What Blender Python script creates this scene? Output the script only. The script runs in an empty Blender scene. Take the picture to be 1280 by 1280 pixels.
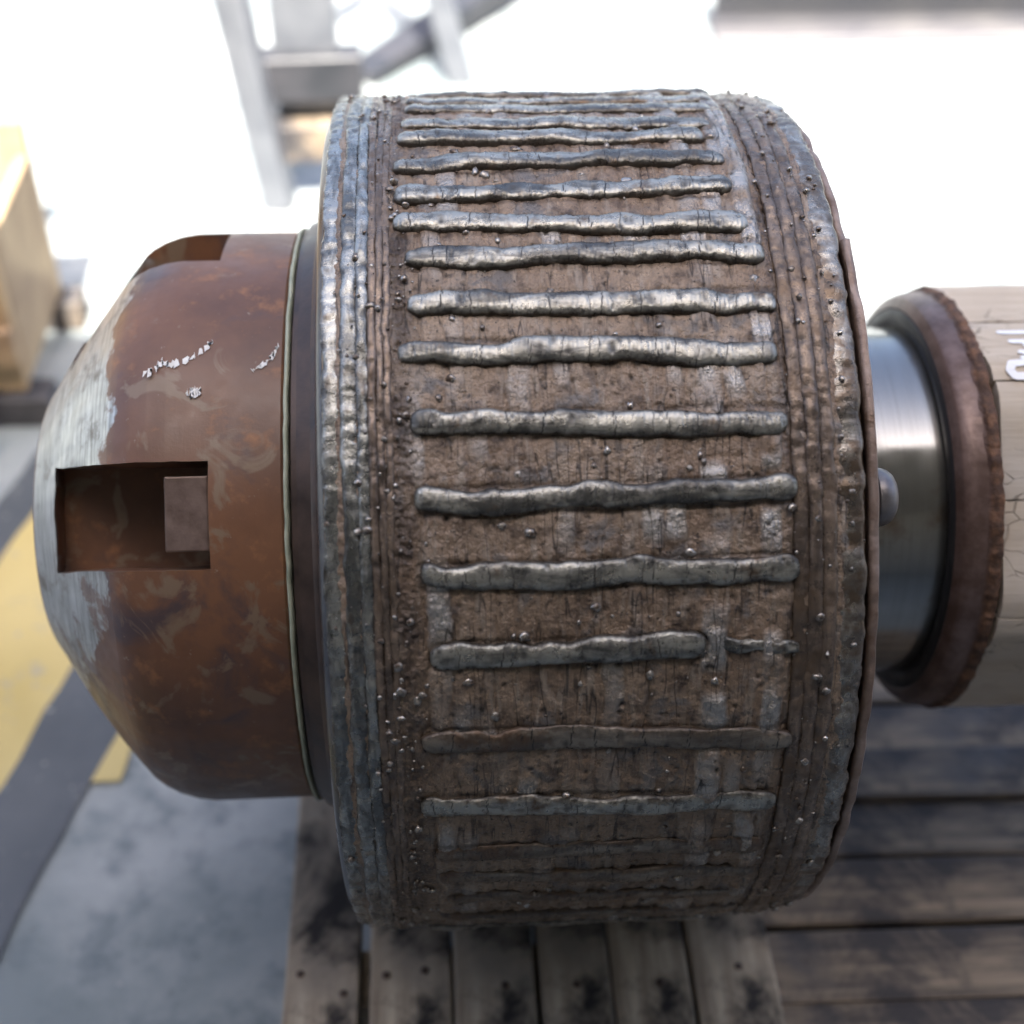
import bpy, math, random
import numpy as np
from mathutils import Vector, Matrix
S = bpy.context.scene
COL = S.collection
rng = np.random.default_rng(7)
random.seed(7)

# ------------------------------------------------------------------ camera, world, sun, exposure
ZA = 0.425                                   # height of the roller axis
cd = bpy.data.cameras.new('camera'); cam = bpy.data.objects.new('camera', cd); COL.objects.link(cam)
r_ = Vector((0.9984552, -0.05435893, 0.01150263)); f_ = Vector((0.04856316, 0.75318332, -0.65601563)); u_ = Vector((0.02699672, 0.65556082, 0.75465965))
m3 = Matrix((r_, u_, -f_)).transposed()
cam.matrix_world = Matrix.Translation((-0.02600126, -0.79990555, 1.11867521)) @ m3.to_4x4()
cd.sensor_width = 36.0; cd.lens = 1773.65 / 1280 * 36
cd.clip_start = 0.02; cd.clip_end = 400
cd.dof.use_dof = True; cd.dof.focus_distance = 0.825; cd.dof.aperture_fstop = 3.5
S.camera = cam

SUN_EL, SUN_AZ = math.radians(60), math.radians(-93)     # sun behind the camera, over the added shade roof
w = bpy.data.worlds.new('World'); S.world = w; w.use_nodes = True
nt = w.node_tree; bg = nt.nodes['Background']
sky = nt.nodes.new('ShaderNodeTexSky'); sky.sky_type = 'NISHITA'; sky.sun_disc = False
sky.sun_elevation = SUN_EL; sky.sun_rotation = math.pi / 2 - SUN_AZ
nt.links.new(sky.outputs[0], bg.inputs[0]); bg.inputs[1].default_value = 0.15
sky.dust_density = 6.0; sky.ozone_density = 0.3; sky.air_density = 0.7
sd = bpy.data.lights.new('sun', 'SUN'); sd.energy = 5.0; sd.angle = math.radians(0.5); sd.color = (1.0, 0.95, 0.86)
sun = bpy.data.objects.new('sun', sd); COL.objects.link(sun)
dirv = Vector((math.cos(SUN_EL) * math.cos(SUN_AZ), math.cos(SUN_EL) * math.sin(SUN_AZ), math.sin(SUN_EL)))
sun.rotation_euler = dirv.to_track_quat('Z', 'Y').to_euler(); sun.location = (1, -6, 8)
S.view_settings.view_transform = 'Standard'; S.view_settings.look = 'None'
S.view_settings.exposure = 2.2; S.view_settings.gamma = 1.0
try: S.cycles.use_denoising = True
except Exception: pass

# ------------------------------------------------------------------ helpers
class NT:
    """tiny node-graph writer"""
    def __init__(s, name):
        s.m = bpy.data.materials.new(name); s.m.use_nodes = True
        s.t = s.m.node_tree; s.b = s.t.nodes['Principled BSDF']
        s.co = s.t.nodes.new('ShaderNodeTexCoord').outputs['Object']
    def n(s, k, **kw):
        o = s.t.nodes.new(k)
        for a, v in kw.items(): setattr(o, a, v)
        return o
    def put(s, sock, v):
        if hasattr(v, 'is_output'): s.t.links.new(v, sock)
        elif isinstance(v, (tuple, list)): sock.default_value = tuple(v) + ((1,) if len(v) == 3 and len(sock.default_value) == 4 else ())
        else: sock.default_value = v
    def scl(s, v, sc):
        o = s.n('ShaderNodeMapping'); s.put(o.inputs['Vector'], v); o.inputs['Scale'].default_value = sc; return o.outputs[0]
    def noise(s, scale, detail=4, rough=.55, dist=0, vec=None):
        o = s.n('ShaderNodeTexNoise'); s.put(o.inputs['Vector'], vec if vec is not None else s.co)
        o.inputs['Scale'].default_value = scale; o.inputs['Detail'].default_value = detail
        o.inputs['Roughness'].default_value = rough; o.inputs['Distortion'].default_value = dist
        return o.outputs[0]
    def vor(s, scale, feat='F1', vec=None):
        o = s.n('ShaderNodeTexVoronoi', feature=feat); s.put(o.inputs['Vector'], vec if vec is not None else s.co); o.inputs['Scale'].default_value = scale
        return o.outputs['Distance']
    def attr(s, name): return s.n('ShaderNodeAttribute', attribute_name=name).outputs['Fac']
    def math(s, op, a, b=0.0, clamp=False):
        o = s.n('ShaderNodeMath', operation=op); o.use_clamp = clamp; s.put(o.inputs[0], a); s.put(o.inputs[1], b); return o.outputs[0]
    def ramp(s, v, lo, hi, a=0.0, b=1.0):
        o = s.n('ShaderNodeMapRange'); o.clamp = True
        for i, q in enumerate((v, lo, hi, a, b)): s.put(o.inputs[i], q)
        return o.outputs[0]
    def mix(s, f, a, b):
        o = s.n('ShaderNodeMix', data_type='RGBA'); s.put(o.inputs[0], f); s.put(o.inputs[6], a); s.put(o.inputs[7], b); return o.outputs[2]
    def sep(s, v):
        o = s.n('ShaderNodeSeparateXYZ'); s.put(o.inputs[0], v); return o.outputs
    def bump(s, h, strength=.4, dist=.001):
        o = s.n('ShaderNodeBump'); s.put(o.inputs['Height'], h); o.inputs['Strength'].default_value = strength; o.inputs['Distance'].default_value = dist
        s.t.links.new(o.outputs[0], s.b.inputs['Normal'])
    def done(s, color, rough=.5, metal=0.0, spec=None):
        s.put(s.b.inputs['Base Color'], color); s.put(s.b.inputs['Roughness'], rough); s.put(s.b.inputs['Metallic'], metal)
        if spec is not None: s.b.inputs['Specular IOR Level'].default_value = spec
        return s.m

def link(name, me, mat=None, parent=None, kind=None, label=None, cat=None, loc=None):
    o = bpy.data.objects.new(name, me); COL.objects.link(o)
    if mat is not None and me is not None and not me.materials: me.materials.append(mat)
    if parent is not None: o.parent = parent
    if kind: o['kind'] = kind
    if label: o['label'] = label
    if cat: o['category'] = cat
    if loc is not None: o.location = loc
    return o

def raw(name, V, F, attrs=None, smooth=True):
    me = bpy.data.meshes.new(name)
    V = np.asarray(V, np.float32); F = np.asarray(F, np.int32); k = F.shape[1]
    me.vertices.add(len(V)); me.vertices.foreach_set('co', V.ravel())
    me.loops.add(F.size); me.loops.foreach_set('vertex_index', F.ravel())
    me.polygons.add(len(F)); me.polygons.foreach_set('loop_start', np.arange(0, F.size, k, dtype=np.int32))
    me.update(calc_edges=True); me.validate()
    if smooth: me.polygons.foreach_set('use_smooth', np.ones(len(me.polygons), bool))
    for a, v in (attrs or {}).items():
        at = me.attributes.new(a, 'FLOAT', 'POINT'); at.data.foreach_set('value', np.asarray(v, np.float32).ravel())
    return me

def grid_faces(n, m, wn=False, wm=False, flip=False):
    i = np.arange(n if wn else n - 1); j = np.arange(m if wm else m - 1)
    I, J = np.meshgrid(i, j, indexing='ij'); I2 = (I + 1) % n; J2 = (J + 1) % m
    q = np.stack([I * m + J, I2 * m + J, I2 * m + J2, I * m + J2], -1).reshape(-1, 4)
    return q[:, ::-1] if flip else q

def grid(name, P, wn=False, wm=False, flip=False, attrs=None, smooth=True):
    n, m = P.shape[:2]
    return raw(name, P.reshape(-1, 3), grid_faces(n, m, wn, wm, flip), attrs, smooth)

def cyl(X, r, th):
    """roller coordinates: X along the axis, th = 0 towards the front, up positive"""
    return np.stack([X + 0 * r * th, -r * np.cos(th) + 0 * X, r * np.sin(th) + 0 * X], -1)

def hsh(i, seed):
    i = np.asarray(i, np.int64); x = (i * 374761393 + seed * 668265263) & 0xFFFFFFFF
    x = ((x ^ (x >> 13)) * 1274126177) & 0xFFFFFFFF
    return ((x ^ (x >> 16)) & 0xFFFF) / 65535.0
def n1(x, seed=0):
    x = np.asarray(x, float); i = np.floor(x).astype(np.int64); f = x - i; f = f * f * (3 - 2 * f)
    return (hsh(i, seed) * (1 - f) + hsh(i + 1, seed) * f) * 2 - 1
def n2(x, y, seed=0, py=None):
    i = np.floor(x).astype(np.int64); j = np.floor(y).astype(np.int64); f = x - i; g = y - j
    f = f * f * (3 - 2 * f); g = g * g * (3 - 2 * g)
    j1 = j + 1
    if py: j = j % py; j1 = j1 % py
    h = lambda a, b: hsh(a * 7919 + b * 104729, seed)
    return ((h(i, j) * (1 - f) + h(i + 1, j) * f) * (1 - g) + (h(i, j1) * (1 - f) + h(i + 1, j1) * f) * g) * 2 - 1
def fb1(x, seed=0, oct=3):
    return sum(n1(x * 2 ** k, seed + k) * .5 ** k for k in range(oct))

def box(name, size, bevel=0.002, seg=1, jit=0.0):
    import bmesh
    bm = bmesh.new(); bmesh.ops.create_cube(bm, size=1)
    for v in bm.verts:
        v.co = Vector((v.co.x * size[0], v.co.y * size[1], v.co.z * size[2])) + Vector([random.uniform(-jit, jit) for _ in range(3)])
    if bevel: bmesh.ops.bevel(bm, geom=bm.edges[:], offset=bevel, segments=seg, affect='EDGES', profile=.6)
    me = bpy.data.meshes.new(name); bm.to_mesh(me); bm.free()
    return me

def lathe(name, prof, n=160, rough=None, smooth=True):
    prof = np.array(prof, float); th = np.linspace(0, 2 * math.pi, n, endpoint=False)
    T, X = np.meshgrid(th, prof[:, 0], indexing='ij'); Rr = np.broadcast_to(prof[:, 1], T.shape).copy()
    if rough: X, Rr = rough(T, X.copy(), Rr)
    return grid(name, cyl(X, Rr, T), wn=True, flip=True, smooth=smooth)

def autosmooth(me, ang=35):
    try: me.set_sharp_from_angle(angle=math.radians(ang))
    except Exception: pass
    return me

# ------------------------------------------------------------------ materials
def mat_weld(name, steel, grime, rust, metal=.85, rough=(.28, .55), rustlo=.55, oxide=(.085, .082, .075), along=(.45, 1.6, 1.6)):
    g = NT(name)
    crest = g.attr('crest'); crack = g.attr('crack'); pit = g.attr('pit')
    big = g.noise(22, 5, .6); mid = g.noise(110, 4, .6); fine = g.noise(900, 3, .6)
    wear = g.math('ADD', crest, g.ramp(mid, .3, .7, -.45, .45))
    oi = g.n('ShaderNodeObjectInfo').outputs['Random']
    st = g.noise(55, 5, .65, .6, g.scl(g.co, along))
    ox = g.math('ADD', st, g.math('MULTIPLY', g.math('SUBTRACT', oi, .5), .10))
    steel = g.mix(g.ramp(ox, .44, .60), steel, oxide)
    c = g.mix(g.ramp(wear, .25, .85), grime, steel)
    c = g.mix(g.ramp(g.math('ADD', g.math('MULTIPLY', big, .6), g.math('MULTIPLY', mid, .4)), rustlo, rustlo + .10), c, rust)
    c = g.mix(g.ramp(g.noise(260, 4, .7), .62, .72), c, (.035, .03, .027))
    dark = g.math('MAXIMUM', g.ramp(crack, .08, .5), pit)
    c = g.mix(g.math('MULTIPLY', dark, .92), c, (.012, .010, .009))
    g.bump(g.math('ADD', g.math('MULTIPLY', fine, .5), mid), .55, .0011)
    me_ = g.math('MULTIPLY', g.ramp(wear, .1, .8, .25, metal), g.math('SUBTRACT', 1, g.math('MULTIPLY', dark, .7)))
    return g.done(c, g.ramp(mid, .3, .7, *rough), me_)

M = {}
M['rib'] = mat_weld('weld_steel', (.40, .385, .335), (.055, .046, .037), (.13, .090, .060), .78, (.21, .42), .555, (.11, .107, .098))
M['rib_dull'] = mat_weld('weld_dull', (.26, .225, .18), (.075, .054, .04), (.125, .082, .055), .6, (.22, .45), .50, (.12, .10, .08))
M['ring_pale'] = mat_weld('weld_ring_pale', (.39, .39, .36), (.055, .05, .045), (.12, .09, .065), .82, (.15, .36), .58, (.15, .15, .14), along=(2, .5, .5))
M['ring_brown'] = mat_weld('weld_ring_brown', (.24, .18, .135), (.07, .050, .037), (.125, .085, .056), .5, (.18, .42), .5, (.11, .085, .068), along=(2, .5, .5))
M['ring_patch'] = mat_weld('weld_ring_patch', (.40, .38, .34), (.09, .068, .05), (.14, .102, .072), .75, (.17, .4), .47, (.17, .15, .13), along=(1.2, .6, .6))

def mat_shell():
    g = NT('overlay_shell'); pol = g.attr('polish'); pit = g.attr('pit'); gran = g.attr('gran')
    st = g.scl(g.co, (1, .18, .18))                      # stretched round the drum
    streak = g.noise(180, 4, .6, 0, st); big = g.noise(16, 5, .6); mid = g.noise(75, 5, .65); fine = g.noise(700, 3, .6)
    c = g.mix(g.ramp(big, .35, .65), (.215, .145, .095), (.31, .228, .160))
    c = g.mix(g.ramp(mid, .5, .66), c, (.080, .055, .040))
    c = g.mix(g.ramp(streak, .52, .66), c, (.30, .24, .185))
    c = g.mix(g.ramp(g.noise(40, 4, .6, .5), .56, .66), c, (.16, .14, .125))
    c = g.mix(g.ramp(g.noise(240, 3, .7), .63, .70), c, (.035, .026, .022))
    c = g.mix(g.math('MULTIPLY', pol, g.ramp(mid, .3, .5)), c, (.43, .40, .36))
    c = g.mix(g.math('MULTIPLY', gran, .75), c, (.048, .034, .027))
    c = g.mix(g.math('MULTIPLY', pit, .85), c, (.02, .016, .014))
    ln = g.math('ABSOLUTE', g.math('SUBTRACT', g.noise(95, 2, .5, 0, g.scl(g.co, (1, .10, .10))), .5))
    lk = g.math('MULTIPLY', g.ramp(ln, .004, .016, 1, 0), g.ramp(g.noise(35, 4, .6), .46, .56))
    c = g.mix(g.math('MULTIPLY', lk, .8), c, (.022, .017, .014))
    g.bump(g.math('ADD', g.math('ADD', g.math('MULTIPLY', fine, .4), mid), g.math('MULTIPLY', streak, .8)), 1.0, .0022)
    return g.done(c, g.math('MULTIPLY', g.ramp(mid, .3, .7, .20, .48), g.ramp(pol, 0, 1, 1, .6)), g.math('ADD', .25, g.math('MULTIPLY', pol, .5)))
M['shell'] = mat_shell()

def mat_spat():
    g = NT('weld_spatter'); mid = g.noise(200, 3); 
    return g.done(g.mix(g.ramp(mid, .4, .6), (.10, .07, .05), (.42, .39, .35)), g.ramp(g.noise(150, 2), .4, .6, .15, .42), g.ramp(mid, .4, .6, .4, .85))
M['spatter'] = mat_spat()

def mat_cap():
    g = NT('rusted_cap'); x, y, z = g.sep(g.co)
    big = g.noise(9, 5, .6); mid = g.noise(38, 6, .65); fine = g.noise(500, 3, .6)
    sv = g.scl(g.co, (6, 1, 1)); brush = g.noise(60, 5, .6, 0, g.scl(g.co, (9, .5, .5)))
    rust = g.mix(g.ramp(big, .36, .64), (.095, .045, .027), (.195, .090, .045))
    rust = g.mix(g.ramp(mid, .56, .74), rust, (.32, .145, .06))
    rust = g.mix(g.ramp(g.noise(17, 5, .6, .6), .53, .68), rust, (.075, .050, .050))
    rust = g.mix(g.ramp(g.noise(26, 4, .6, 1.2), .57, .64), rust, (.20, .135, .088))
    rust = g.mix(g.ramp(g.noise(150, 4, .7), .68, .74), rust, (.28, .22, .17))
    steel = g.mix(g.ramp(brush, .35, .65), (.27, .27, .25), (.50, .505, .49))
    steel = g.mix(g.ramp(mid, .55, .7), steel, (.19, .17, .14))
    d = g.math('ADD', x, g.math('ADD', g.ramp(g.noise(30, 5, .6), .3, .7, -.009, .009), g.ramp(big, .3, .7, -.010, .010)))
    vv = g.math('ADD', g.math('MULTIPLY', y, .656), g.math('MULTIPLY', z, .755))          # height across the nose
    d = g.math('ADD', d, g.ramp(g.math('ADD', vv, g.ramp(mid, .3, .7, -.02, .02)), -.150, -.045, .070, 0))
    f = g.ramp(d, -.2295, -.2265, 1, 0)
    f = g.math('MULTIPLY', f, g.ramp(g.math('ADD', g.noise(20, 5, .7, .4), g.ramp(vv, -.10, .05, .14, -.1)), .60, .66, 1, .25))
    # the slot and the edge round it are rusted
    rad = g.math('SQRT', g.math('ADD', g.math('MULTIPLY', y, y), g.math('MULTIPLY', z, z)))
    f = g.math('MULTIPLY', f, g.ramp(rad, .096, .099))
    f = g.math('MULTIPLY', f, g.math('SUBTRACT', 1, g.attr('slot')))
    g.bump(g.math('ADD', g.math('MULTIPLY', fine, .3), g.math('ADD', mid, g.math('MULTIPLY', brush, .25))), .25, .001)
    return g.done(g.mix(f, rust, steel), g.ramp(mid, .3, .7, .3, .55), g.math('MULTIPLY', f, .75))
M['cap'] = mat_cap()

def simple(name, a, b, scale=40, rough=(.4, .6), metal=0.0, bump=.2, stretch=None, bd=.001):
    g = NT(name); v = g.scl(g.co, stretch) if stretch else None
    n = g.noise(scale, 5, .6, 0, v)
    g.bump(g.noise(scale * 6, 4, .6, 0, v), bump, bd)
    return g.done(g.mix(g.ramp(n, .35, .65), a, b), g.ramp(n, .3, .7, *rough), metal)
M['dark_hub'] = simple('dark_hub', (.035, .024, .02), (.085, .055, .042), 35, (.3, .5), .3)
M['gasket'] = simple('pale_gasket', (.30, .33, .24), (.48, .50, .38), 60)
M['key'] = simple('key_steel', (.125, .085, .068), (.19, .135, .112), 90, (.35, .55), .4)
M['edge_plate'] = simple('edge_plate', (.15, .095, .065), (.34, .26, .22), 45, (.3, .55), .35, .9)
M['rim_steel'] = simple('rim_steel', (.06, .06, .065), (.13, .13, .135), 30, (.22, .4), .8, .1)
M['black'] = simple('black_seal', (.012, .012, .014), (.02, .02, .022), 60, (.4, .6))
M['mark'] = simple('white_chipped_paint', (.62, .60, .55), (.78, .77, .74), 200, (.5, .6))
M['bolt'] = simple('bolt_steel', (.13, .12, .12), (.22, .205, .20), 80, (.3, .5), .7, .1)
def mat_shaft():
    g = NT('polished_shaft'); x, y, z = g.sep(g.co)
    br = g.noise(40, 4, .6, 0, g.scl(g.co, (10, .3, .3))); mid = g.noise(25, 5, .6)
    c = g.mix(g.ramp(br, .35, .65), (.255, .25, .235), (.29, .285, .27))
    c = g.mix(g.ramp(mid, .58, .72), c, (.17, .125, .09))
    g.bump(br, .03, .0004)
    return g.done(c, g.ramp(mid, .35, .65, .13, .26), .95)
M['shaft'] = mat_shaft()
def mat_flange():
    g = NT('flange_rust'); x, y, z = g.sep(g.co); mid = g.noise(60, 5, .65)
    c = g.mix(g.ramp(mid, .4, .62), (.10, .062, .05), (.17, .115, .10))
    c2 = g.mix(g.ramp(g.noise(90, 5, .7), .42, .6), (.06, .03, .018), (.17, .085, .045))
    f = g.ramp(g.math('ADD', x, g.ramp(mid, .3, .7, -.002, .002)), .3275, .3300)
    g.bump(g.math('MULTIPLY', g.noise(160, 5, .7), g.math('ADD', .15, f)), .7, .003)
    return g.done(g.mix(f, c, c2), g.ramp(f, 0, 1, .38, .75), g.math('MULTIPLY', g.math('SUBTRACT', 1, f), .4))
M['flange'] = mat_flange()

def mat_wood(name, a, b, grey, axis=0, dirt=.6, crackle=False, scl=1.0, dirtc=(.03, .028, .028)):
    g = NT(name); st = [14, 14, 14]; st[axis] = 1.2
    v = g.scl(g.co, st); fine = g.noise(7 * scl, 6, .65, .4, v); st2 = [60, 60, 60]; st2[axis] = 2.0
    fib = g.noise(6 * scl, 4, .7, 0, g.scl(g.co, st2)); big = g.noise(7, 5, .6, .3)
    oi = g.n('ShaderNodeObjectInfo').outputs['Random']
    c = g.mix(g.ramp(fine, .35, .65), a, b)
    c = g.mix(g.ramp(g.math('ADD', big, g.math('MULTIPLY', g.math('SUBTRACT', oi, .5), .25)), .45, .65), c, grey)
    c = g.mix(g.math('MULTIPLY', g.ramp(g.noise(9, 6, .68, .5), .46, .60), dirt), c, dirtc)
    h = g.math('ADD', fine, g.math('MULTIPLY', fib, .6))
    if crackle:
        cv = g.n('ShaderNodeVectorMath', operation='ADD')
        nz = g.n('ShaderNodeTexNoise'); nz.inputs['Scale'].default_value = 30; g.put(nz.inputs['Vector'], g.co)
        sc = g.n('ShaderNodeVectorMath', operation='SCALE'); g.put(sc.inputs[0], nz.outputs['Color']); sc.inputs['Scale'].default_value = .03
        g.put(cv.inputs[0], g.co); g.put(cv.inputs[1], sc.outputs[0])
        e = g.vor(75, 'DISTANCE_TO_EDGE', g.scl(cv.outputs[0], (.45, 1, 1)))
        k = g.math('MULTIPLY', g.ramp(e, .004, .04, .8, 0), g.ramp(g.noise(22, 4), .48, .62))
        c = g.mix(g.math('MULTIPLY', k, .75), c, (.06, .045, .03)); h = g.math('SUBTRACT', h, k)
    g.bump(h, .5, .0015)
    return g.done(c, g.ramp(fine, .3, .7, .6, .85), 0, .3)
M['plank'] = mat_wood('weathered_plank', (.22, .175, .13), (.50, .43, .33), (.23, .20, .165), 1, .97, dirtc=(.018, .017, .018))
M['skid'] = mat_wood('grey_skid_board', (.11, .088, .068), (.32, .25, .18), (.085, .082, .085), 0, .85, dirtc=(.03, .03, .036))
M['lag'] = mat_wood('cracked_lagging', (.44, .36, .27), (.56, .48, .38), (.52, .47, .41), 0, .12, True, .6, (.2, .15, .1))
M['crate'] = mat_wood('tan_crate_board', (.42, .30, .17), (.52, .39, .24), (.30, .21, .13), 2, .3, False, 1, (.2, .13, .08))
M['steel_grey'] = simple('grey_painted_steel', (.11, .12, .14), (.17, .18, .20), 12, (.4, .6), .2)
M['steel_dark'] = simple('dark_painted_steel', (.025, .028, .034), (.05, .05, .058), 12, (.4, .6), .2)
M['beam'] = simple('beam_steel', (.10, .10, .115), (.16, .155, .16), 6, (.45, .65), .2)
M['lettering'] = simple('white_marker_paint', (.78, .78, .78), (.82, .82, .82), 60, (.4, .5))

def mat_concrete():
    g = NT('concrete_yard'); big = g.noise(3.2, 5, .6, .4); mid = g.noise(14, 6, .65); fine = g.noise(160, 4, .7)
    c = g.mix(g.ramp(big, .38, .62), (.17, .20, .205), (.33, .35, .35))
    c = g.mix(g.ramp(mid, .5, .68), c, (.12, .15, .165))
    c = g.mix(g.ramp(g.noise(45, 5, .7), .66, .74), c, (.40, .40, .39))
    c = g.mix(g.ramp(fine, .6, .75), c, (.12, .12, .12))
    g.bump(g.math('ADD', mid, g.math('MULTIPLY', fine, .4)), .3, .003)
    return g.done(c, g.ramp(mid, .3, .7, .55, .85))
M['concrete'] = mat_concrete()
def mat_paint(name, a, b, worn):
    g = NT(name); mid = g.noise(18, 6, .7); big = g.noise(5, 4)
    c = g.mix(g.ramp(big, .35, .65), a, b)
    c = g.mix(g.ramp(mid, .6, .68), c, worn)
    c = g.mix(g.ramp(g.noise(60, 4, .7), .66, .70), c, (.30, .30, .28))
    g.bump(g.noise(120, 4), .2, .001)
    return g.done(c, g.ramp(mid, .3, .7, .45, .7))
M['yellow'] = mat_paint('yellow_floor_paint', (.43, .335, .12), (.52, .415, .175), (.34, .31, .22))
M['darkpaint'] = mat_paint('dark_floor_paint', (.05, .06, .07), (.085, .095, .105), (.15, .16, .165))
M['wall'] = simple('shade_wall_render', (.26, .235, .21), (.32, .29, .25), 2, (.8, .9), 0, .3, None, .004)

# ------------------------------------------------------------------ setting
link('ground', raw('ground', [(-60, -60, 0), (60, -60, 0), (60, 60, 0), (-60, 60, 0)], [(0, 1, 2, 3)], smooth=False), M['concrete'], kind='structure')

def stripe(name, u0, u1, y0, y1, mat, z):
    n = 60; ys = np.linspace(y0, y1, n)
    e0 = u0 + .25 * (ys - .1) + .004 * fb1(ys * 14, int(abs(u0) * 991)); e1 = u1 + .25 * (ys - .1) + .004 * fb1(ys * 14, int(abs(u1) * 991))
    P = np.stack([np.stack([e0, ys, 0 * ys + z], -1), np.stack([e1, ys, 0 * ys + z], -1)], 1)
    link(name, grid(name, P, flip=True, smooth=False), mat, kind='structure')
stripe('yellow_floor_stripe', -.615, -.4625, -1.2, .62, M['yellow'], .004)
stripe('dark_floor_stripe', -.4625, -.376, -1.2, .62, M['darkpaint'], .004)
stripe('yellow_floor_stripe', -.376, -.350, .095, .62, M['yellow'], .004)
stripe('dark_floor_stripe', -.665, -.615, -1.2, .62, M['darkpaint'], .004)

link('added_shade_wall', box('added_shade_wall', (9.0, .2, 2.62), .01), M['wall'], kind='structure', loc=(-.4, -3.6, 1.312))  # unseen walls, added to cut the light on the roller's front
for x in (-4.7, 3.9): link('added_shade_wall', box('added_shade_wall', (.2, 2.9, 2.62), .01), M['wall'], kind='structure', loc=(x, -2.2, 1.312))
link('added_shade_roof', box('added_shade_roof', (9.4, 3.1, .12), .01), M['wall'], kind='structure', loc=(-.4, -2.24, 2.685))  # unseen roof, added to keep the sun off the roller

# ------------------------------------------------------------------ the roller
root = link('steel_roller', None, label='big rusty steel roller studded with rows of weld beads, lying on wooden pallet', cat='roller', loc=(0, 0, ZA))
TO = math.radians(40.98)                      # the photograph looks down on the drum at this angle
R0 = .2955

RIBS = [(64.8, 63.6, -.044, .1576, .3), (60.2, 59.3, -.0439, .1539, .2), (54.6, 53.2, -.0461, .148, .1), (49.9, 49.6, -.0483, .1405, 0), (43.9, 44.6, -.0505, .1494, 0),
        (38.3, 38.8, -.0500, .1494, 0), (33.6, 32.9, -.0506, .1543, 0), (28.6, 28.8, -.0440, .1606, 0), (22.8, 22.4, -.0429, .1632, 0), (17.0, 16.2, -.0485, .1607, 0),
        (8.9, 8.75, -.0426, .1634, 0), (.75, 1.25, -.0415, .1671, 0), (-7.1, -7.0, -.0393, .1678, 0), (-15.75, -15.45, -.0354, .1166, 0), (-25.6, -26.8, -.0413, .1684, .25),
        (-34.9, -35.9, -.0437, .1637, .1), (-43.5, -43.9, -.036, .1606, .6), (-49.2, -50.0, -.034, .1607, .5), (-55.0, -56.6, -.030, .1614, .6), (-63, -63.6, -.035, .160, .4)]
a = 71.0
while a < 292:
    j = rng.uniform(-.8, .8); RIBS.append((a + j, a - j * .5, rng.uniform(-.05, -.036), rng.uniform(.148, .167), .1)); a += 7.4
# drum shell: circumferential overlay passes, lumps and worn patches
prof = np.array([(-.0942, .205), (-.0942, .262), (-.0940, .276), (-.0928, .2835), (-.0895, .2890), (-.086, .2915), (-.08, .2938), (-.07, .2952), (-.058, .2955),
                 (-.04, R0), (.158, R0), (.1625, .2950), (.166, .2925), (.1695, .2945), (.18, .2945), (.192, .2935), (.2, .2910), (.2055, .2870), (.2085, .280), (.2095, .262), (.2095, .12)])
seglen = np.r_[0, np.cumsum(np.hypot(*np.diff(prof, axis=0).T))]
sm = np.unique(np.r_[np.linspace(seglen[0], seglen[1], 3), np.linspace(seglen[1], seglen[-2], 470), np.linspace(seglen[-2], seglen[-1], 4)])
PX = np.interp(sm, seglen, prof[:, 0]); PR = np.interp(sm, seglen, prof[:, 1])
tf = np.unique(np.r_[np.linspace(TO - 1.9, TO + 1.9, 1150), np.linspace(TO + 1.9, TO - 1.9 + 2 * math.pi, 260)[:-1]])
T, X = np.meshgrid(tf, PX, indexing='ij'); Rr = np.broadcast_to(PR, T.shape).copy()
inzone = np.clip((X + .05) / .012, 0, 1) * np.clip((.160 - X) / .004, 0, 1)
mant = np.clip((Rr - .28) / .01, 0, 1)
warp = .0030 * n2(T * 9, X * 40, 3) + .0012 * n2(T * 30, X * 120, 4)
bx = (X + warp) / .0118; bi = np.floor(bx); bf = bx - bi
lvl = hsh(bi.astype(int), 11); cell = n2(bi * 1.7 + .3, T * 7.2, 12)
bead = np.sqrt(np.clip(1 - (2 * bf - 1) ** 2, 0, 1))
h = inzone * (.0011 * (bead - .5) + .0010 * (lvl - .5) + .0010 * np.clip(cell, -.3, 1))
lump = n2(T * 60, X * 200, 21) * .00040 + n2(T * 140, X * 480, 22) * .00026 + n2(T * 300, X * 900, 23) * .00022
gran = (np.exp(-((X + .0475) / .008) ** 2) + .8 * np.exp(-((X - .163) / .0035) ** 2)) * (.7 + .5 * n2(T * 20, X * 70, 31))
gran = np.clip(gran, 0, 1)
h = h + mant * lump + gran * .0011 * n2(T * 150, X * 520, 41) * mant
polish = np.zeros_like(X)
for x0, wd, hh, sd_ in ((.1215, .0075, .0030, 51), (.1535, .0060, .0034, 52)):
    c0 = x0 + .0016 * n1(T * 11, sd_)
    on = np.clip(.55 + 1.1 * n1(T * 16, sd_ + 5), 0, 1)
    phi_ = np.degrees(T - TO); up_on = np.clip((phi_ - (26 if x0 > .14 else 42)) / 6, 0, 1) * (phi_ < 110)
    on = np.maximum(on, up_on)
    b = np.sqrt(np.clip(1 - ((X - c0) / wd) ** 2, 0, 1)) * on
    h += hh * b * (.7 + .3 * n2(T * 45, X * 150, sd_ + 3)); polish = np.maximum(polish, np.clip(b * 1.4, 0, 1) * np.clip(.5 + .4 * up_on + .9 * n2(T * 22, X * 60, sd_ + 9), 0, 1))
polish = np.maximum(polish, inzone * np.clip((cell - .45) * 2.5, 0, 1) * bead)
pitv = np.zeros_like(X)
npit = 700
pt = rng.uniform(TO - 1.6, TO + 1.6, npit); px = rng.uniform(-.045, .2, npit); ps = rng.uniform(.0006, .0019, npit)
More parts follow.
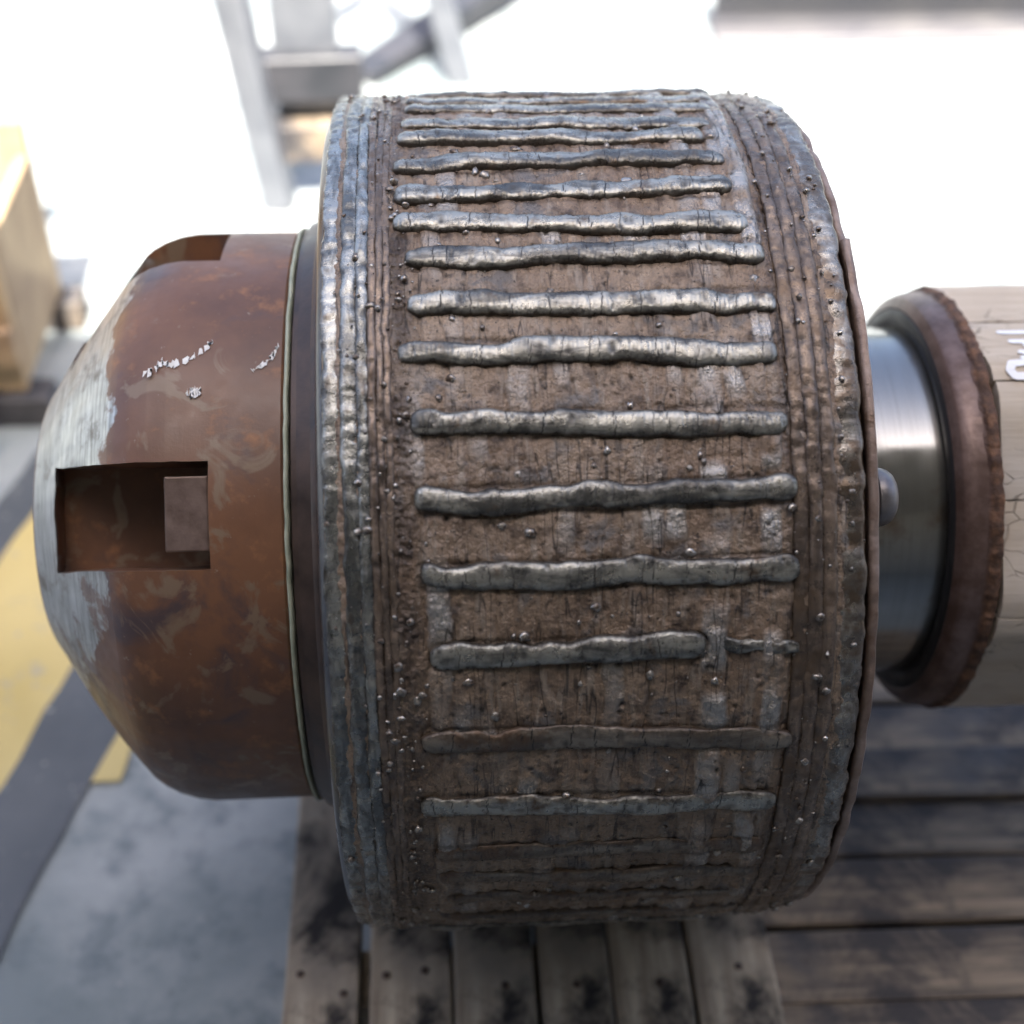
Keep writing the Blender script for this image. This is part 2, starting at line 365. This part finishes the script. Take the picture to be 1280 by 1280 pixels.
for a, b, c in zip(pt, px, ps):
    i0, i1 = np.searchsorted(tf, [a - .012, a + .012]); j = np.where(np.abs(PX - b) < .004)[0]
    j = j[(PR[j] > .285)]
    if len(j) == 0 or i0 == i1: continue
    sl = (slice(i0, i1), slice(j[0], j[-1] + 1))
    g_ = np.exp(-(((T[sl] - a) * R0) ** 2 + (X[sl] - b) ** 2) / (2 * (c * .6) ** 2))
    h[sl] -= g_ * c * .7; pitv[sl] = np.maximum(pitv[sl], g_)
toe = np.zeros_like(X)
for (a, b, x0, x1, fa) in RIBS[:20]:
    tc = np.radians(a + (b - a) * np.clip((PX - x0) / (x1 - x0), 0, 1)) + TO
    ii = np.searchsorted(tf, [tc.min() - .07, tc.max() + .07]); sl = slice(ii[0], ii[1])
    dx = np.maximum(np.maximum(x0 + .006 - PX, PX - x1 + .006), 0)[None, :]
    dt = np.maximum(np.abs(T[sl] - tc[None, :]) * R0 - .0015, 0)
    d = np.hypot(dx, dt) - .0058 + .0010 * n2(T[sl] * 70, X[sl] * 130, 71)
    toe[sl] = np.maximum(toe[sl], np.exp(-(np.maximum(np.abs(d) - .0006, 0) / .0011) ** 2) * (.55 + .45 * n2(T[sl] * 30, X[sl] * 60, 72)))
toe = np.clip(toe, 0, 1)
h -= toe * .0011
gran = np.maximum(gran, toe)
Rr = Rr + h
link('drum_shell', grid('drum_shell', cyl(X, Rr, T), wn=True, flip=True, attrs={'polish': polish, 'pit': pitv, 'gran': gran}), M['shell'], root)

# ribs: one weld bead each
def rib(t0, t1, x0, x1, seed, width=.0072, height=.0054, faint=0.0):
    L = x1 - x0; n = int(L / .00048); s = np.linspace(0, 1, n); xs = x0 + L * s
    r2 = np.random.default_rng(seed)
    tc = t0 + (t1 - t0) * s + (.0021 * fb1(xs * 26, seed) + .0004 * fb1(xs * 90, seed + 9)) / R0
    wd = width * (1 + .16 * fb1(xs * 48, seed + 1) + .02 * n1(xs * 200, seed + 2))
    hg = height * (1 + .20 * fb1(xs * 42, seed + 3) + .03 * n1(xs * 220, seed + 4))
    if faint: hg *= np.clip(1 - faint * (.5 + .5 * n1(xs * 25, seed + 8)), .3, 1)
    d = np.minimum(xs - x0, x1 - xs); e = np.sqrt(np.clip(1 - np.clip(1 - d / (width * 1.15), 0, 1) ** 2, 0, 1))
    m = 15; ph = np.linspace(-.12, math.pi + .12, m)
    S_, P_ = np.meshgrid(np.arange(n), ph, indexing='ij')
    cs = np.sign(np.cos(P_)) * np.abs(np.cos(P_)) ** .8; sn = np.sin(P_)
    up_ = np.where(sn > 0, np.abs(sn) ** .62, sn * 2.2)
    crack = np.zeros((n, m)); pit = np.zeros((n, m))
    k = n * 0 + int(r2.uniform(4, 22) / .48)
    while k < n - 12:
        slope = r2.normal(0, 2.2); strength = r2.uniform(.45, 1)
        cen = k + slope * np.cos(ph) + np.round(r2.normal(0, .9, m))
        ext = r2.choice([0, 0, 0, 1, 2])
        for j in range(m):
            if ext == 1 and j > 9: continue
            if ext == 2 and j < 5: continue
            dd = np.abs(np.arange(n) - cen[j]); crack[:, j] = np.maximum(crack[:, j], strength * np.clip(1.06 - dd, 0, 1))
        k += int(r2.choice([r2.uniform(5, 12), r2.uniform(12, 24), r2.uniform(20, 40)]) / .48)
    lum = .00026 * n2(S_ * .9 / 2.4, P_ * 3.2, seed + 5) + .00016 * n2(S_ / 2.2, P_ * 8, seed + 6)
    for _ in range(r2.integers(14, 26)):
        a = r2.integers(8, n - 8); b = r2.uniform(.5, 2.6); c = r2.uniform(1.6, 4.8)
        g_ = np.exp(-(((S_ - a) / c) ** 2 + ((P_ - b) / (c * .48e-3 / .0062)) ** 2))
        lum -= .0011 * g_ * r2.uniform(.3, 1); pit = np.maximum(pit, g_ * r2.uniform(.5, 1))
    rip = np.sin((S_ * .48 + 1.3 * np.cos(P_) ** 2 + .8 * n1(S_ / 9., seed + 12)) * 2 * math.pi / 2.6)
    lum = lum + .00010 * rip * np.clip(n1(S_ / 40., seed + 13) + .4, 0, 1)
    rr = R0 - .0006 + up_ * hg[:, None] * e[:, None] ** .8 + (lum - .0006 * crack) * (sn > 0)
    th = tc[:, None] + cs * (wd * (.25 + .75 * e))[:, None] / R0
    # flow the end caps round
    return grid('weld_bead', cyl(xs[:, None] + 0 * th, rr, th), flip=True, attrs={'crest': np.clip(sn, 0, 1) * (.35 + .65 * e[:, None]), 'crack': crack, 'pit': pit})

for i, (a, b, x0, x1, fa) in enumerate(RIBS):
    me = rib(math.radians(a) + TO, math.radians(b) + TO, x0, x1, 100 + i * 17, faint=fa, height=.0054 if not fa else .0046)
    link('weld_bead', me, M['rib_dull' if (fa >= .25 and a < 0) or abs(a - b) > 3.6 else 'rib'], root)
# the short thin continuation of one rib
link('weld_bead', rib(math.radians(-15.3) + TO, math.radians(-16.0) + TO, .119, .1685, 991, .0040, .0036), M['rib'], root, label='short thin weld bead continuing one of the rows')

# rings: beads welded round both rims
def ring(x0, r0, width, height, seed, wob=1.0, breaks=0.0):
    n = 1500; m = 11; t = np.linspace(0, 2 * math.pi, n, endpoint=False); ph = np.linspace(-.15, math.pi + .15, m)
    fade = lambda f, k: f(t * k, seed) * np.clip((2 * math.pi - t) / .2, 0, 1)
    tt, pp = np.meshgrid(t, ph, indexing='ij')
    c = x0 + wob * (.0009 * fb1(t * 14, seed) + .0004 * n1(t * 60, seed + 1))
    wd = width * (1 + .14 * fb1(t * 24, seed + 2)); hg = height * (1 + .25 * fb1(t * 30, seed + 3))
    if breaks: hg = hg * np.clip(.5 + breaks * n1(t * 9, seed + 7) + .5, .12, 1.2)
    sn = np.sin(pp); up_ = np.where(sn > 0, np.abs(sn) ** .8, sn * 1.5)
    lum = .00026 * n2(tt * 95, pp * 3, seed + 4) + .00018 * n2(tt * 240, pp * 6, seed + 5)
    pit = np.zeros_like(tt); crack = np.zeros_like(tt)
    r2 = np.random.default_rng(seed)
    for _ in range(60):
        i = r2.integers(4, n - 4); s_ = slice(max(0, i - 8), i + 9); b = r2.uniform(.4, 2.7); cc = r2.uniform(.0012, .0032) 
        g_ = np.exp(-(((tt[s_] - t[i]) * r0 / cc) ** 2 + ((pp[s_] - b) * width / cc) ** 2)); lum[s_] -= .0008 * g_; pit[s_] = np.maximum(pit[s_], g_ * r2.uniform(.3, .9))
    Xr = c[:, None] + np.cos(pp) * wd[:, None]; rr = r0 - .0005 + up_ * hg[:, None] + lum * (sn > 0)
    me = grid('weld_ring', cyl(Xr, rr, tt), wn=True, attrs={'crest': np.clip(sn, 0, 1), 'crack': crack, 'pit': pit})
    return me
for x0, r0, wd, hg, mt, wob, br in (
        (-.0846, .2914, .0060, .0022, 'ring_pale', .3, 0), (-.0750, .2938, .0050, .0028, 'ring_pale', .35, 0), (-.0678, .2951, .0037, .0025, 'ring_pale', .4, .2),
        (-.0626, .2953, .0028, .0023, 'ring_brown', .45, .25), (-.0583, .2954, .0026, .0021, 'ring_brown', .5, .4), (-.0543, .2953, .0025, .0016, 'ring_brown', .6, .6),
        (.1692, .2938, .0045, .0022, 'ring_brown', .45, .2), (.1768, .2944, .0045, .0025, 'ring_brown', .45, .1), (.1846, .2939, .0045, .0025, 'ring_brown', .45, .1),
        (.1966, .2908, .0088, .0032, 'ring_patch', .35, .15)):
    link('weld_ring', ring(x0, r0, wd, hg, int(abs(x0) * 9973), wob, br), M[mt], root)

# the worn end plate at the right rim, chipped along its edge
def ep(T_, X_, R_):
    e = np.clip((R_ - .285) / .004, 0, 1)
    chip = .0012 * np.clip(n1(T_ * 13, 5), -.2, 1) + .0005 * n1(T_ * 47, 6)
    rel = np.abs((np.degrees(T_ - TO) + 540) % 360 - 180 - 85)
    gone = np.clip((53 + 1.5 * n1(T_ * 40, 9) - rel) / 1.5, 0, 1)
    return X_ + .0007 * n1(T_ * 21, 7) * e, R_ - e * np.clip(chip, -.0005, 1) - .006 * gone * np.clip((R_ - .27) / .01, 0, 1)
link('end_plate', autosmooth(lathe('end_plate', [(.2096, .13), (.2096, .282), (.2086, .2865), (.2094, .2885), (.2112, .2893), (.2135, .2890), (.2142, .2878), (.2142, .13)], 700, ep), 50), M['edge_plate'], root)
link('rim_band', lathe('rim_band', [(-.0947, .232), (-.0953, .25), (-.0953, .272), (-.0947, .281), (-.0930, .2855), (-.0905, .2876)], 300), M['rim_steel'], root)

# spatter balls
def ico():
    import bmesh
    bm = bmesh.new(); bmesh.ops.create_icosphere(bm, subdivisions=2, radius=1); V = np.array([v.co[:] for v in bm.verts]); F = np.array([[v.index for v in f.verts] for f in bm.faces]); bm.free(); return V, F
iv, if_ = ico(); VV = []; FF = []; cnt = 0
def surf_r(x): return float(np.interp(x, prof[1:-1, 0], np.maximum(prof[1:-1, 1], .0)))
for i in range(2100):
    q = rng.random()
    if q < .42: x = rng.uniform(-.05, .162); lift = 0
    elif q < .68: x = rng.normal(-.052, .010); lift = .001
    elif q < .80: x = rng.uniform(-.09, -.05); lift = .002
    else: x = rng.uniform(.16, .207); lift = .002
    if not -.09 < x < .207: continue
    t = TO + rng.uniform(-1.75, 1.75) if i < 1850 else rng.uniform(0, 2 * math.pi)
    s = .00045 + .0029 * rng.random() ** 4.8
    if q >= .42: s *= .8
    rr = surf_r(x) + lift + s * rng.uniform(-.15, .3)
    c = np.array([x, -rr * math.cos(t), rr * math.sin(t)])
    jit = 1 + .18 * rng.standard_normal((len(iv), 1)) * .9
    nrm = np.array([0, -math.cos(t), math.sin(t)]); bl = iv * s * jit * rng.uniform(.75, 1.25, 3)
    bl = bl - np.outer(bl @ nrm, nrm) * rng.uniform(.05, .5)
    VV.append(bl + c); FF.append(if_ + cnt); cnt += len(iv)
link('weld_spatter', raw('weld_spatter', np.concatenate(VV), np.concatenate(FF)), M['spatter'], root, kind='stuff')

# left end: hub ring, gasket, cap with slots and a key
link('hub_ring', autosmooth(lathe('hub_ring', [(-.1175, .150), (-.1175, .2035), (-.1160, .2075), (-.1125, .2085), (-.1125, .2110), (-.1035, .2150), (-.1030, .2250), (-.0990, .2290), (-.0945, .2300)], 200), 40), M['dark_hub'], root)
def gk(T_, X_, R_): return X_ + .0004 * n1(T_ * 23, 3), R_ + .0006 * n1(T_ * 31, 4)
link('gasket', lathe('gasket', [(-.1205, .15), (-.1207, .2062), (-.1200, .2084), (-.1182, .2082), (-.1175, .2050), (-.1175, .15)], 300, gk), M['gasket'], root)
cp = [(-.3005, 0.0), (-.3005, .05), (-.3005, .0925), (-.2998, .0955), (-.2975, .0995), (-.272, .1375), (-.250, .1665), (-.236, .1832), (-.2285, .1918), (-.2230, .1960), (-.2150, .2002), (-.204, .2038), (-.192, .2056), (-.155, .2056), (-.130, .2056), (-.1225, .2056), (-.1210, .2040), (-.1207, .15), (-.1207, 0.0)]
cpa = np.array(cp); sl_ = np.r_[0, np.cumsum(np.hypot(*np.diff(cpa, axis=0).T))]; ss = np.unique(np.r_[sl_, np.linspace(0, sl_[-1], 90)])
prof_cap = np.stack([np.interp(ss, sl_, cpa[:, 0]), np.interp(ss, sl_, cpa[:, 1])], -1)
def capr(T_, X_, R_):
    e = np.exp(-((X_ + .256) / .03) ** 2) * .8
    return X_, R_ + e * (.0010 * n1(T_ * 22, 2) + .0007 * n1(T_ * 70, 3) * (X_ < -.235)) + .0008 * n2(T_ * 4, X_ * 12, 8) * (R_ > .1)
capme = lathe('end_cap', prof_cap[1:-1], 240, capr)
# close the two ends
import bmesh
bm = bmesh.new(); bm.from_mesh(capme); bmesh.ops.holes_fill(bm, edges=[e for e in bm.edges if e.is_boundary], sides=0)
bmesh.ops.recalc_face_normals(bm, faces=bm.faces[:]); bm.to_mesh(capme); bm.free()
cap = link('end_cap', capme, M['cap'], root)
cutters = []
def cutter(th, x0, x1, half, rfloor):
    b_ = bmesh.new(); bmesh.ops.create_cube(b_, size=1)
    bmesh.ops.subdivide_edges(b_, edges=b_.edges[:], cuts=19, use_grid_fill=True)
    for v in b_.verts:                                           # flame-cut, worn walls
        x, y, z = v.co.x, v.co.y, v.co.z
        k_ = .0010 if x < -.1 else .0004
        v.co = Vector((x * (x1 - x0) + (k_ * float(n2(np.array(y * 9), np.array(z * 8 + th), 301)) if x < -.4 else 0), y * .2,
                       z * 2 * half * (1 + .05 * max(0, -x * 2) ** 3) + k_ * float(n2(np.array(x * 14 + th), np.array(y * 9), 302)) * (1 if abs(z) > .4 else 0)))
    me = bpy.data.meshes.new('cut'); b_.to_mesh(me); b_.free()
    o = bpy.data.objects.new('cut', me); COL.objects.link(o)
    o.matrix_world = Matrix.Translation((0, 0, ZA)) @ Matrix.Rotation(-th, 4, 'X') @ Matrix.Translation(((x0 + x1) / 2, -(rfloor + .1), 0))
    cutters.append(o); return o
for k, (th, x1) in enumerate(((.3, -.1655), (64.5, -.168), (128, -.165), (192, -.165))):
    c = cutter(math.radians(th) + TO, -.2755, x1, .0326, .108)
    md = cap.modifiers.new('slot', 'BOOLEAN'); md.object = c; md.operation = 'DIFFERENCE'; md.solver = 'EXACT'
bpy.context.view_layer.update()
newme = bpy.data.meshes.new_from_object(cap.evaluated_get(bpy.context.evaluated_depsgraph_get()))
cap.modifiers.clear(); cap.data = newme; newme.name = 'end_cap'
for c in cutters: bpy.data.objects.remove(c)
V = np.array([v.co[:] for v in newme.vertices]); rad = np.hypot(V[:, 1], V[:, 2]); prr = np.interp(V[:, 0], cpa[2:-2, 0], cpa[2:-2, 1])
at = newme.attributes.new('slot', 'FLOAT', 'POINT'); at.data.foreach_set('value', ((rad < prr - .003) & (V[:, 0] > -.298)).astype(np.float32))
newme.polygons.foreach_set('use_smooth', np.ones(len(newme.polygons), bool)); autosmooth(newme, 32)
kb = box('key_block', (.0265, .058, .0455), .0012, 2)
th = math.radians(.6) + TO
ko = link('key_block', kb, M['key'], root); ko.location = (-.1800, -.168 * math.cos(th), .168 * math.sin(th)); ko.rotation_euler = (-th, 0, 0)

# chipped white paint marks on the cap
def mark_strip(pts, mat=None):
    V = []; F = []; n0 = 0
    P = [Vector((p[0], math.radians(p[1]) + TO)) for p in pts]; wds = [p[2] for p in pts]
    xs = []; n = 46
    cum = [0]
    for i in range(1, len(P)): cum.append(cum[-1] + math.hypot(P[i].x - P[i - 1].x, (P[i].y - P[i - 1].y) * .2056))
    for k in range(n):
        d = cum[-1] * k / (n - 1); x = np.interp(d, cum, [p.x for p in P]); t = np.interp(d, cum, [p.y for p in P]); w_ = np.interp(d, cum, wds)
        w_ *= random.uniform(.4, 1.5); r = .2060 + .0004
        t += random.uniform(-.004, .004)
        for s in (-1, 1): V.append((x + .0012*random.uniform(-1,1), -r * math.cos(t + s * w_ / r), r * math.sin(t + s * w_ / r)))
    for k in range(n - 1):
        if random.random() < .74: F.append((2 * k, 2 * k + 1, 2 * k + 3, 2 * k + 2))
    me = raw('paint_mark', V, F, smooth=False)
    link('paint_mark', me, M['mark'], root)
mark_strip([(-.2065, 24.9, .0012), (-.2045, 25.4, .0032), (-.1990, 25.9, .0028), (-.1950, 27.6, .0026), (-.1915, 27.0, .0014), (-.1870, 27.2, .0032), (-.1830, 27.2, .0020), (-.1760, 28.6, .0024), (-.1700, 29.8, .0026), (-.1650, 31.6, .0020)])
mark_strip([(-.1400, 25.4, .0008), (-.1340, 26.3, .0016), (-.1300, 27.5, .0016), (-.1268, 28.6, .0020), (-.1240, 30.9, .0012)])
mark_strip([(-.1790, 21.3, .0012), (-.1745, 21.5, .0030), (-.1705, 21.7, .0016)])

# right end: polished shaft, stud with nut, seal, rusty flange, cracked timber lagging
link('shaft', autosmooth(lathe('shaft', [(.2143, .05), (.2143, .160), (.2160, .1625), (.2200, .1640), (.2235, .1300), (.2300, .1292), (.3150, .1290), (.3150, .10), (.64, .10), (.64, .02)], 220), 30), M['shaft'], root)
link('shaft_seal', lathe('shaft_seal', [(.3110, .1288), (.3095, .1320), (.3098, .1420), (.3150, .1432), (.32, .142), (.32, .12)], 160), M['black'], root)
def fl(T_, X_, R_):
    e = (X_ > .3285) * (R_ > .14)
    nz = .0010 * fb1(T_ * 17, 61) + .0006 * n1(T_ * 90, 62)
    return X_ + e * (.0006 * n1(T_ * 33, 63)), R_ + e * nz
link('flange_ring', autosmooth(lathe('flange_ring', [(.3165, .125), (.3165, .1418), (.3105, .1422), (.3100, .1435), (.3130, .1500), (.3142, .1514), (.3200, .1538), (.3280, .1548), (.3295, .1562), (.3310, .1570), (.3335, .1578), (.3370, .1572), (.3390, .150), (.3390, .12)], 420, fl), 45), M['flange'], root)
def nut():
    bm = bmesh.new()
    def disc(x, r, n, rot=0): return [bm.verts.new((x, r * math.cos(2 * math.pi * k / n + rot), r * math.sin(2 * math.pi * k / n + rot))) for k in range(n)]
    return bm
bt = math.radians(.2) + TO
stud = link('bolt', autosmooth(lathe('bolt', [(0, .010), (.011, .010), (.0112, .0168), (.0135, .0174), (.0160, .0170), (.0190, .0158), (.0215, .0138), (.0232, .0108), (.0242, .0070), (.0245, .0)], 48), 40), M['bolt'], root)
stud.location = (.2130, -.243 * math.cos(bt), .243 * math.sin(bt))
NS = 12
def lag_r(t):                                     # twelve boards, pairs nearly flush
    k = (np.asarray(t) - math.radians(28.7) - TO) % (math.pi / 3) - math.pi / 6
    return np.minimum(.1585, .1400 / np.cos(np.clip(np.abs(k), 0, .5)) + .0045)
lagging = link('shaft_lagging', lathe('shaft_lagging', [(.342, .10), (.342, .136), (.62, .136), (.62, .10)], 60), M['lag'], root)
for k in range(NS):
    t0 = math.radians(28.7) + TO + k * math.pi / 6 + .004; t1 = t0 + math.pi / 6 - .008
    nt_, nx = 9, 40; tt = np.linspace(t0, t1, nt_); xx = np.linspace(.3395 + .0015 * random.random(), .625 + .01 * random.random(), nx)
    TT, XX = np.meshgrid(tt, xx, indexing='ij'); RR = lag_r(TT) + .0007 * n2(TT * 18, XX * 60, 200 + k) - .0008 * (np.abs((TT - (t0 + t1) / 2) / (t1 - t0) * 2) ** 8)
    outer = cyl(XX, RR, TT); inner = cyl(XX, RR * 0 + .135, TT)
    V = np.concatenate([outer.reshape(-1, 3), inner.reshape(-1, 3)]); N_ = nt_ * nx
    F = [grid_faces(nt_, nx, flip=True), grid_faces(nt_, nx) + N_]
    idx = np.arange(N_).reshape(nt_, nx)
    per = np.r_[idx[:, 0], idx[-1, 1:], idx[-2::-1, -1], idx[0, -2:0:-1]]; nx_ = np.roll(per, -1)
    F.append(np.stack([per, nx_, nx_ + N_, per + N_], -1))
    me = raw('stave', V, np.concatenate(F)); autosmooth(me, 40)
    link('stave', me, M['lag'], lagging)
# hand-painted white letters on the lagging
V = []; F = []
def stroke(pts, wdt=.0030):
    pts = np.array(pts, float); d = np.r_[0, np.cumsum(np.hypot(np.diff(pts[:, 0]), np.radians(np.diff(pts[:, 1])) * .157))]
    n = max(6, int(d[-1] / .0012)); s = np.linspace(0, d[-1], n); x = np.interp(s, d, pts[:, 0]); t = np.radians(np.interp(s, d, pts[:, 1])) + TO; u = t * .157
    tx = np.gradient(x); tu = np.gradient(u); L = np.hypot(tx, tu) + 1e-9; b0 = len(V)
    for i in range(n):
        w_ = wdt * math.sqrt(max(.05, 1 - max(0, 1 - min(s[i], d[-1] - s[i]) / wdt) ** 2))
        for sgn in (-1, 1):
            xx = x[i] - sgn * w_ * tu[i] / L[i]; t_ = (u[i] + sgn * w_ * tx[i] / L[i]) / .157; r = float(lag_r(t_)) + .0012
            V.append((xx, -r * math.cos(t_), r * math.sin(t_)))
        if i: F.append((b0 + 2 * i - 2, b0 + 2 * i - 1, b0 + 2 * i + 1, b0 + 2 * i))
stroke([(.3595, 50.2), (.372, 50.0), (.395, 50.2)]); stroke([(.3625, 44.6), (.375, 44.4), (.395, 44.8)]); stroke([(.3635, 38.6), (.372, 38.4), (.388, 38.9)])
stroke([(.374, 38.5), (.374, 44.4)]); stroke([(.388, 39), (.392, 44.8), (.395, 50.2)])
stroke([(.376, 33.6), (.364, 33.8), (.354, 33.4), (.3515, 31.4), (.354, 29.6), (.366, 29.4), (.378, 29.8)]); stroke([(.362, 35.6), (.376, 35.8)], .0026)
link('painted_letters', raw('painted_letters', V, F, smooth=False), M['lettering'], lagging)

# ------------------------------------------------------------------ pallet under the roller, boards running away from the camera
pal = link('wooden_pallet', None, label='weathered plank pallet directly under the roller drum, boards running away from viewer', cat='pallet', loc=(.03, -.02, 0))
xe = [-.158, -.1000, -.093, -.0295, -.0265, .0355, .0385, .0935, .0965, .1560, .1590, .2250]
for k in range(6):
    a, b = xe[2 * k], xe[2 * k + 1]
    me = box('plank', (b - a, .78 + random.uniform(-.02, .02), .022), .0025, 2, .0008)
    o = link('plank', me, M['plank'], pal); o.location = ((a + b) / 2 - .03, .02 - .03 + random.uniform(-.008, .008), .109 + random.uniform(-.0015, .001)); o.rotation_euler = (0, 0, math.radians(random.uniform(-.35, .35)))
nm = lathe('nail', [(0, .0032), (.0006, .0034), (.0010, .0026), (.0011, 0.0)], 12)
for p in [o for o in pal.children if o.name.startswith('plank')]:
    for sx in ((-.016, .014) if p.name in ('plank', 'plank.001') else (.004,)):
        for yy in (-.185, -.345, .10):
            o = link('nail', nm, M['dark_hub'], p)
            o.location = (sx + random.uniform(-.005, .005), yy - p.location.y + random.uniform(-.012, .012), .0108); o.rotation_euler = (0, -math.pi / 2, 0)
me = box('stringer', (.36, .05, .094), .003)
for y in (-.35, -.165, .12, .35):
    o = link('stringer', me, M['plank'], pal); o.location = (.0, y - .0, .0495)

sk = link('timber_skid', None, label='dark grey timber skid with wide boards lying across, right of the pallet', cat='skid', loc=(.62, -.12, 0))
ys = [(.160, .0885), (.083, .0265), (.025, -.0325), (-.034, -.0925), (-.094, -.156), (-.163, -.2265), (-.228, -.294), (-.2955, -.36)]
for k, (a, b) in enumerate(ys):
    me = box('plank', (.79, a - b, .03), .003, 2, .0012)
    o = link('plank', me, M['skid'], sk); o.location = (-.015 + random.uniform(-.006, .006), (a + b) / 2 + .12, .077 + random.uniform(-.003, .003)); o.rotation_euler = (math.radians(random.uniform(-1, 1)), 0, math.radians(random.uniform(-.5, .5) - 1.0))
me = box('bearer', (.06, .56, .06), .003)
for x in (-.31, .0, .31):
    o = link('bearer', me, M['skid'], sk); o.location = (x, .0, .0305)

# ------------------------------------------------------------------ blurred things behind
cr = link('wooden_crate', None, label='tan wooden crate with sloping side at left edge, behind the roller', cat='crate', loc=(-.72, .80, 0))
n = 5
for k in range(n):
    x0 = -.24 + k * .092
    hgt = (.84, .82, .76, .52, .26)[k]
    me = box('board', (.088, .018, hgt), .002, 1, .001); o = link('board', me, M['crate'], cr); o.location = (x0, -.10, .045 + hgt / 2)
    me = box('board', (.088, .018, hgt), .002, 1, .001); o = link('board', me, M['crate'], cr); o.location = (x0, .12, .045 + hgt / 2)
me = box('rail', (.46, .016, .05), .002)
for z in (.12, ): 
    o = link('rail', me, M['crate'], cr); o.location = (-.056, -.118, z)
me = box('skid_runner', (.50, .05, .042), .002)
for y in (-.10, .12): o = link('skid_runner', me, M['skid'], cr); o.location = (-.05, y, .0215)
me = box('side_board', (.016, .20, .21), .002); o = link('side_board', me, M['crate'], cr); o.location = (.165, .01, .155)
me = box('lid_board', (.27, .20, .016), .002); o = link('lid_board', me, M['crate'], cr); o.location = (-.15, .01, .70); 

def bar(name, a, b, w_, d_, mat, parent, bev=.003):
    a = Vector(a); b = Vector(b); me = box(name, (w_, d_, (b - a).length), bev)
    o = link(name, me, mat, parent); o.location = (a + b) / 2; o.rotation_euler = (b - a).to_track_quat('Z', 'Y').to_euler(); return o
st = link('steel_stand', None, label='blurred grey steel stand with slim leg, crossbars and diagonal brace behind the drum', cat='stand', loc=(-.27, 1.24, 0))
bar('leg', (0, 0, 0), (-.10, .02, .80), .045, .045, M['steel_grey'], st)
bar('leg', (.30, .46, 0), (.10, .46, .80), .045, .045, M['steel_grey'], st)
bar('crossbar', (-.03, .04, .20), (.14, .05, .20), .055, .07, M['steel_dark'], st)
bar('crossbar', (-.05, .04, .42), (.16, .05, .42), .06, .06, M['steel_dark'], st)
bar('gusset', (.055, .06, .12), (.055, .06, .34), .10, .02, M['steel_grey'], st)
bar('strip', (.115, .46, .0), (.42, .86, .05), .07, .05, M['steel_dark'], st)  # dark diagonal strip lying almost flat on the ground
bar('packing_block', (-.01, .03, .10), (.13, .04, .10), .05, .06, M['skid'], st)
bar('top_rail', (-.12, .02, .81), (.12, .46, .81), .05, .03, M['steel_grey'], st)

be = link('steel_beam', None, label='long dark steel beam lying on sunlit ground at upper right', cat='beam', loc=(1.7, 1.9, 0))
for nm, sz, z in (('flange', (2.35, .12, .014), .0075), ('web', (2.35, .012, .112), .0710), ('flange', (2.35, .12, .014), .1345)):
    o = link(nm, box(nm, sz, .002), M['beam'], be); o.location = (0, 0, z)
